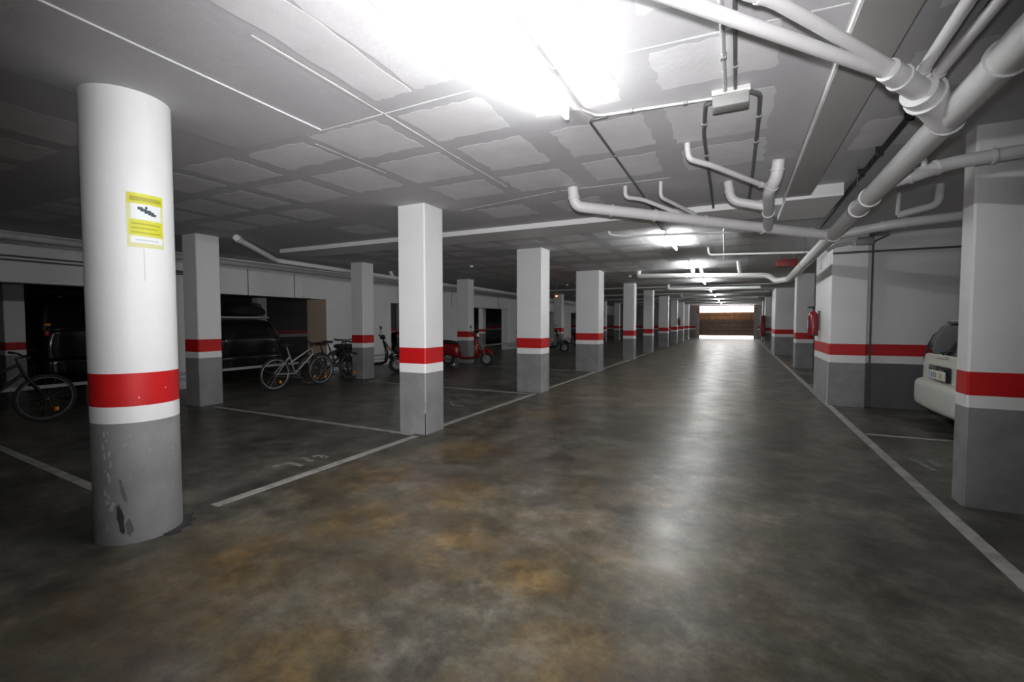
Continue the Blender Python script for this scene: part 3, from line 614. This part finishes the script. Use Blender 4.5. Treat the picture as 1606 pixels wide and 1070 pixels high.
# ------------------------------------------------------------------ scooters
def scooter(label, loc, rz, col, name='motor_scooter'):
    o = thing(name, label, 'scooter', loc, rz, 'parked scooters'); R = .22; WB = 1.25
    for x in (0, WB):
        t = MB().torus((x, 0, R), R-.055, .055, (0, 1, 0), 28, 10).build('tyre', 'rubber', o)
        MB().cyl((x, -.03, R), (x, .03, R), R-.09, 20).build('wheel_rim', 'boxgrey', t)
    ring = lambda x, wd, z0, z1: [(x, -wd, z0+.05), (x, -wd, z1-.06), (x, -wd*.6, z1), (x, wd*.6, z1), (x, wd, z1-.06), (x, wd, z0+.05), (x, wd*.6, z0), (x, -wd*.6, z0)]
    MB().loft([ring(-.30, .07, .50, .66), ring(-.2, .14, .38, .70), ring(.05, .18, .30, .70), ring(.32, .17, .24, .68), ring(.42, .12, .24, .62)]).build('rear_body', col, o, 1)
    MB().loft([ring(.38, .15, .20, .30), ring(.5, .16, .20, .30), ring(.85, .15, .20, .30), ring(.92, .14, .22, .34)]).build('floorboard', col, o, 1)
    sh = lambda x, z, wd, th: [(x-th, -wd, z), (x, -wd*1.0, z), (x+th*1.6, -wd*.4, z), (x+th*1.6, wd*.4, z), (x, wd, z), (x-th, wd, z)]
    MB().loft([sh(.92, .24, .12, .03), sh(.96, .36, .20, .04), sh(.98, .55, .21, .04), sh(.93, .75, .17, .035), sh(.88, .90, .10, .03)]).build('front_shield', col, o, 1)
    MB().sweep([(WB-.20, 0, R+.17), (WB-.1, 0, R+.25), (WB+.06, 0, R+.26), (WB+.2, 0, R+.14)], [.05, .075, .075, .05], 10).build('front_mudguard', col, o)
    MB().sweep([(WB, -.07, R), (WB-.12, -.06, .55), (.92, 0, .85)], .022, 8).sweep([(WB, .07, R), (WB-.12, .06, .55), (.92, 0, .85)], .022, 8).build('fork', 'conduit', o)
    MB().loft([ring(-.34, .08, .68, .78), ring(-.2, .13, .67, .80), ring(.1, .14, .66, .79), ring(.36, .10, .64, .74)]).build('seat', 'black', o, 1)
    hb = MB().loft([ring(.80, .08, .90, 1.0), ring(.88, .11, .88, 1.03), ring(.96, .09, .88, 1.0)]).build('headset', col, o, 1); MB().sweep([(.80, -.34, .99), (.87, -.1, .98), (.87, .1, .98), (.80, .34, .99)], .016, 8).build('handlebar', 'black', hb)
    MB().sweep([(.95, 0, .95), (.99, 0, .95)], [.065, .055], 16).build('headlamp', 'lensclear', o)
    for s in (-1, 1):
        MB().sweep([(.82, s*.24, 1.0), (.84, s*.28, 1.16)], .006, 6).ball((.84, s*.29, 1.2), .015, .06, .045, 12, 8).build('mirror', 'black', o); MB().ball((1.0, s*.13, .66), .03, .035, .025, 10, 8).build('indicator', 'amber', o)
    MB().rbox((-.36, -.06, .54), (-.30, .06, .62), .01).build('tail_lamp', 'redlens', o); MB().sweep([(.15, -.14, .2), (-.25, -.17, .26)], [.03, .05], 12).build('exhaust', 'conduit', o); MB().sweep([(.3, -.05, .2), (.25, -.2, .02)], .012, 6).build('stand', 'conduit', o)
    return o
scooter('red motor scooter parked in front of the third pillar of the second row', (-8.02, 11.92, 0), math.atan2(.25, 1.2), 'scooterred')
scooter('black moped beside the pillar behind the bicycles', (-9.0, 8.75, 0), math.atan2(.75, .75), 'blackpaint')
scooter('black motorbike between the second and third lane pillars', (-7.9, 18.6, 0), .5, 'blackpaint')
scooter('dark motorbike far behind the third lane pillar', (-7.6, 23.6, 0), .4, 'blackpaint')

# ------------------------------------------------------------------ cars
def car(label, loc, rz, paint, W=1.70, L=4.1, Hh=1.50, belt=.98, roofcol=None, name='parked_car', plate=True, lights='redlens', amber=False):
    o = thing(name, label, 'car', loc, rz, 'parked cars'); h = W/2
    def ring(x, wd, zb, zt, tw=.93):
        return [(x, -wd*.8, zb), (x, -wd*.97, zb+.10), (x, -wd, (zb+zt)*.5), (x, -wd*tw, zt-.03), (x, -wd*tw*.9, zt), (x, wd*tw*.9, zt), (x, wd*tw, zt-.03), (x, wd, (zb+zt)*.5), (x, wd*.97, zb+.10), (x, wd*.8, zb)]
    body = MB().loft([ring(.07, h*.80, .42, belt-.03), ring(.09, h*.86, .38, belt), ring(.17, h*.95, .25, belt), ring(.45, h, .20, belt+.0), ring(1.2, h, .19, belt), ring(2.6, h, .19, belt-.02), ring(3.1, h*.99, .19, belt-.05), ring(3.75, h*.95, .22, belt-.22), ring(L-.1, h*.82, .28, belt-.34), ring(L, h*.68, .36, belt-.42)]).build('body', paint, o, 2)
    br = lambda x, wd, z0, z1: [(x, -wd, z0+.04), (x, -wd, z1-.04), (x, -wd*.95, z1), (x, wd*.95, z1), (x, wd, z1-.04), (x, wd, z0+.04), (x, wd*.93, z0), (x, -wd*.93, z0)]
    bum = MB().loft([br(-.035, h*.62, .30, .50), br(-.02, h*.80, .21, .56), br(.05, h*.93, .18, .60), br(.22, h*1.005, .17, .60), br(.5, h*1.005, .2, .58)]).build('rear_bumper', paint, o, 2)
    MB().box((-.030, -h*.6, .395), (-.022, h*.6, .405)).build('bumper_groove', 'conduit', bum)
    # greenhouse
    def gr(z, x0, x1, w0, w1):
        return [(x0+.14, -w0, z), (x0+.02, -w0*.86, z), (x0, -w0*.5, z), (x0, w0*.5, z), (x0+.02, w0*.86, z), (x0+.14, w0, z), ((x0+x1)/2, w0*1.01, z), (x1-.2, w1, z), (x1, w1*.7, z), (x1, -w1*.7, z), (x1-.2, -w1, z), ((x0+x1)/2, -w0*1.01, z)]
    zr = Hh-.06
    MB().loft([gr(belt-.06, .085, 3.0, h*.93, h*.9), gr(belt, .095, 2.95, h*.92, h*.9), gr((belt+zr)/2, .15, 2.55, h*.89, h*.84), gr(zr-.05, .22, 2.25, h*.83, h*.77), gr(zr, .29, 2.15, h*.77, h*.70)], smooth=True).build('windows', 'glass', o)
    MB().loft([gr(zr-.01, .27, 2.18, h*.775, h*.71), gr(zr+.03, .30, 2.12, h*.72, h*.67), gr(zr+.06, .55, 1.95, h*.5, h*.48)]).build('roof', roofcol or paint, o)
    MB().rbox((.235, -h*.5, zr-.015), (.40, h*.5, zr+.02), .012).build('spoiler', 'glass', o)
    for s in (-1, 1):
        q = lambda x, y, z: Vector((x, s*y, z))
        MB().sweep([q(.15, h*.90, belt-.04), q(.18, h*.885, belt+.05), q(.23, h*.845, (belt+zr)/2), q(.36, h*.73, zr)], [.03, .05, .05, .035], 10).build('rear_pillar', 'black', o)
        MB().rbox(Vector((.10, s*h*.86-.035, belt-.16)), Vector((.19, s*h*.86+.035, belt-.03)), .02).build('tail_lamp', lights, o)
        if amber: MB().rbox(Vector((.08, s*h*.86-.05, belt+.06)), Vector((.17, s*h*.86+.05, belt+.12)), .015).build('indicator', 'amber', o)
        MB().sweep([q(1.35, h*.935, belt), q(1.32, h*.87, (belt+zr)/2), q(1.3, h*.755, zr)], .022, 8).build('door_pillar', 'black', o)
        MB().rbox(Vector((L-.25, s*h*.68-.13, .62)), Vector((L-.05, s*h*.68+.13, .74)), .03).build('headlamp', 'lensclear', o)
        MB().rbox(Vector((2.35, s*(h+.08)-.08, belt-.02)), Vector((2.45, s*(h+.08)+.08, belt+.12)), .03).build('door_mirror', paint, o)
        for x in (1.0, 1.95): MB().rbox(Vector((x, s*h*.985-.012, .78)), Vector((x+.18, s*h*.985+.012, .81)), .006).build('door_handle', paint, o)
        for x in (.75, L-.78):
            t = MB().torus((x, s*(h-.10), .31), .225, .085, (0, 1, 0), 32, 10).build('tyre', 'rubber', o)
            MB().cyl((x, s*(h-.13), .31), (x, s*(h-.035), .31), .20, 24).build('wheel_rim', 'silver', t)
            MB().torus((x, s*(h-.012), .33), .335, .03, (0, 1, 0), 32, 6).build('wheel_arch', 'black', o)
    if plate:
        MB().rbox((.028, -.30, .60), (.062, .30, .79), .01).build('plate_recess', 'glass', o)
        p = MB().rbox((.018, -.26, .615), (.030, .26, .73), .003).build('number_plate', 'plate', o)
        MB().box((.0165, .21, .62), (.0185, .255, .725)).build('plate_side_band', 'skin_label', p)
        for k, (y, mt) in enumerate(((.15, 'glyph'), (.09, 'glyph'), (.03, 'glyph'), (-.05, 'plateyellow'), (-.12, 'glyph'), (-.19, 'plateyellow'))): MB().box((.0165, y-.02, .64), (.0185, y+.012, .705)).build('worn_character', mt, p)
        MB().rbox((.05, -.16, belt-.055), (.075, .16, belt-.02), .008).build('tailgate_grip', 'plate', o); MB().sweep([(.085, 0, belt-.01), (.06, 0, belt+.02), (.16, -.38, belt+.07)], .009, 6).build('wiper', 'black', o)
    return o
car('pale cream white hatchback parked tail out behind the near right pier', (2.28, 7.60, 0), 0, 'carwhite', W=1.72, Hh=1.40, belt=.94, lights='glass')
bc = car('black estate car in the dark bay behind the silver bicycle', (-10.55, 7.25, 0), math.pi, 'blackpaint', W=1.8, Hh=1.42, L=4.5, plate=False, lights='glass')
bag = thing('roof_bag', 'dark bulky bag strapped on the roof of the black car', 'bag', (-11.6, 7.5, 1.47))
MB().loft([[(x, y*wd, z*hh+.02) for y, z in ((-1, 0), (-1, .6), (-.75, .95), (0, 1.06), (.7, .9), (1, .5), (1, 0))] for x, wd, hh in ((-.7, .35, .2), (-.6, .5, .3), (0, .55, .36), (.55, .5, .33), (.7, .4, .22))]).build('bag_body', 'tarp', bag, 2)
for x in (-.35, .3): MB().sweep([(x, -.56, .02), (x, -.5, .34), (x, 0, .42), (x, .5, .34), (x, .56, .02)], .012, 6).build('strap', 'black', bag)
for x in (-.45, .4): MB().rbox((x-.02, -.66, -.03), (x+.02, .66, 0.02), .006).build('roof_bar', 'steelrail', bag)
car('dark tall van in the gloom at the far left with amber tail lights', (-12.9, 5.2, 0), math.pi, 'blackpaint', W=1.9, Hh=1.95, L=4.6, belt=1.2, lights='redlens', plate=False, name='parked_van', amber=True)
car('dark car in the rear bay behind the red scooter', (-11.0, 17.3, 0), math.pi, 'blackpaint', W=1.75, plate=False)
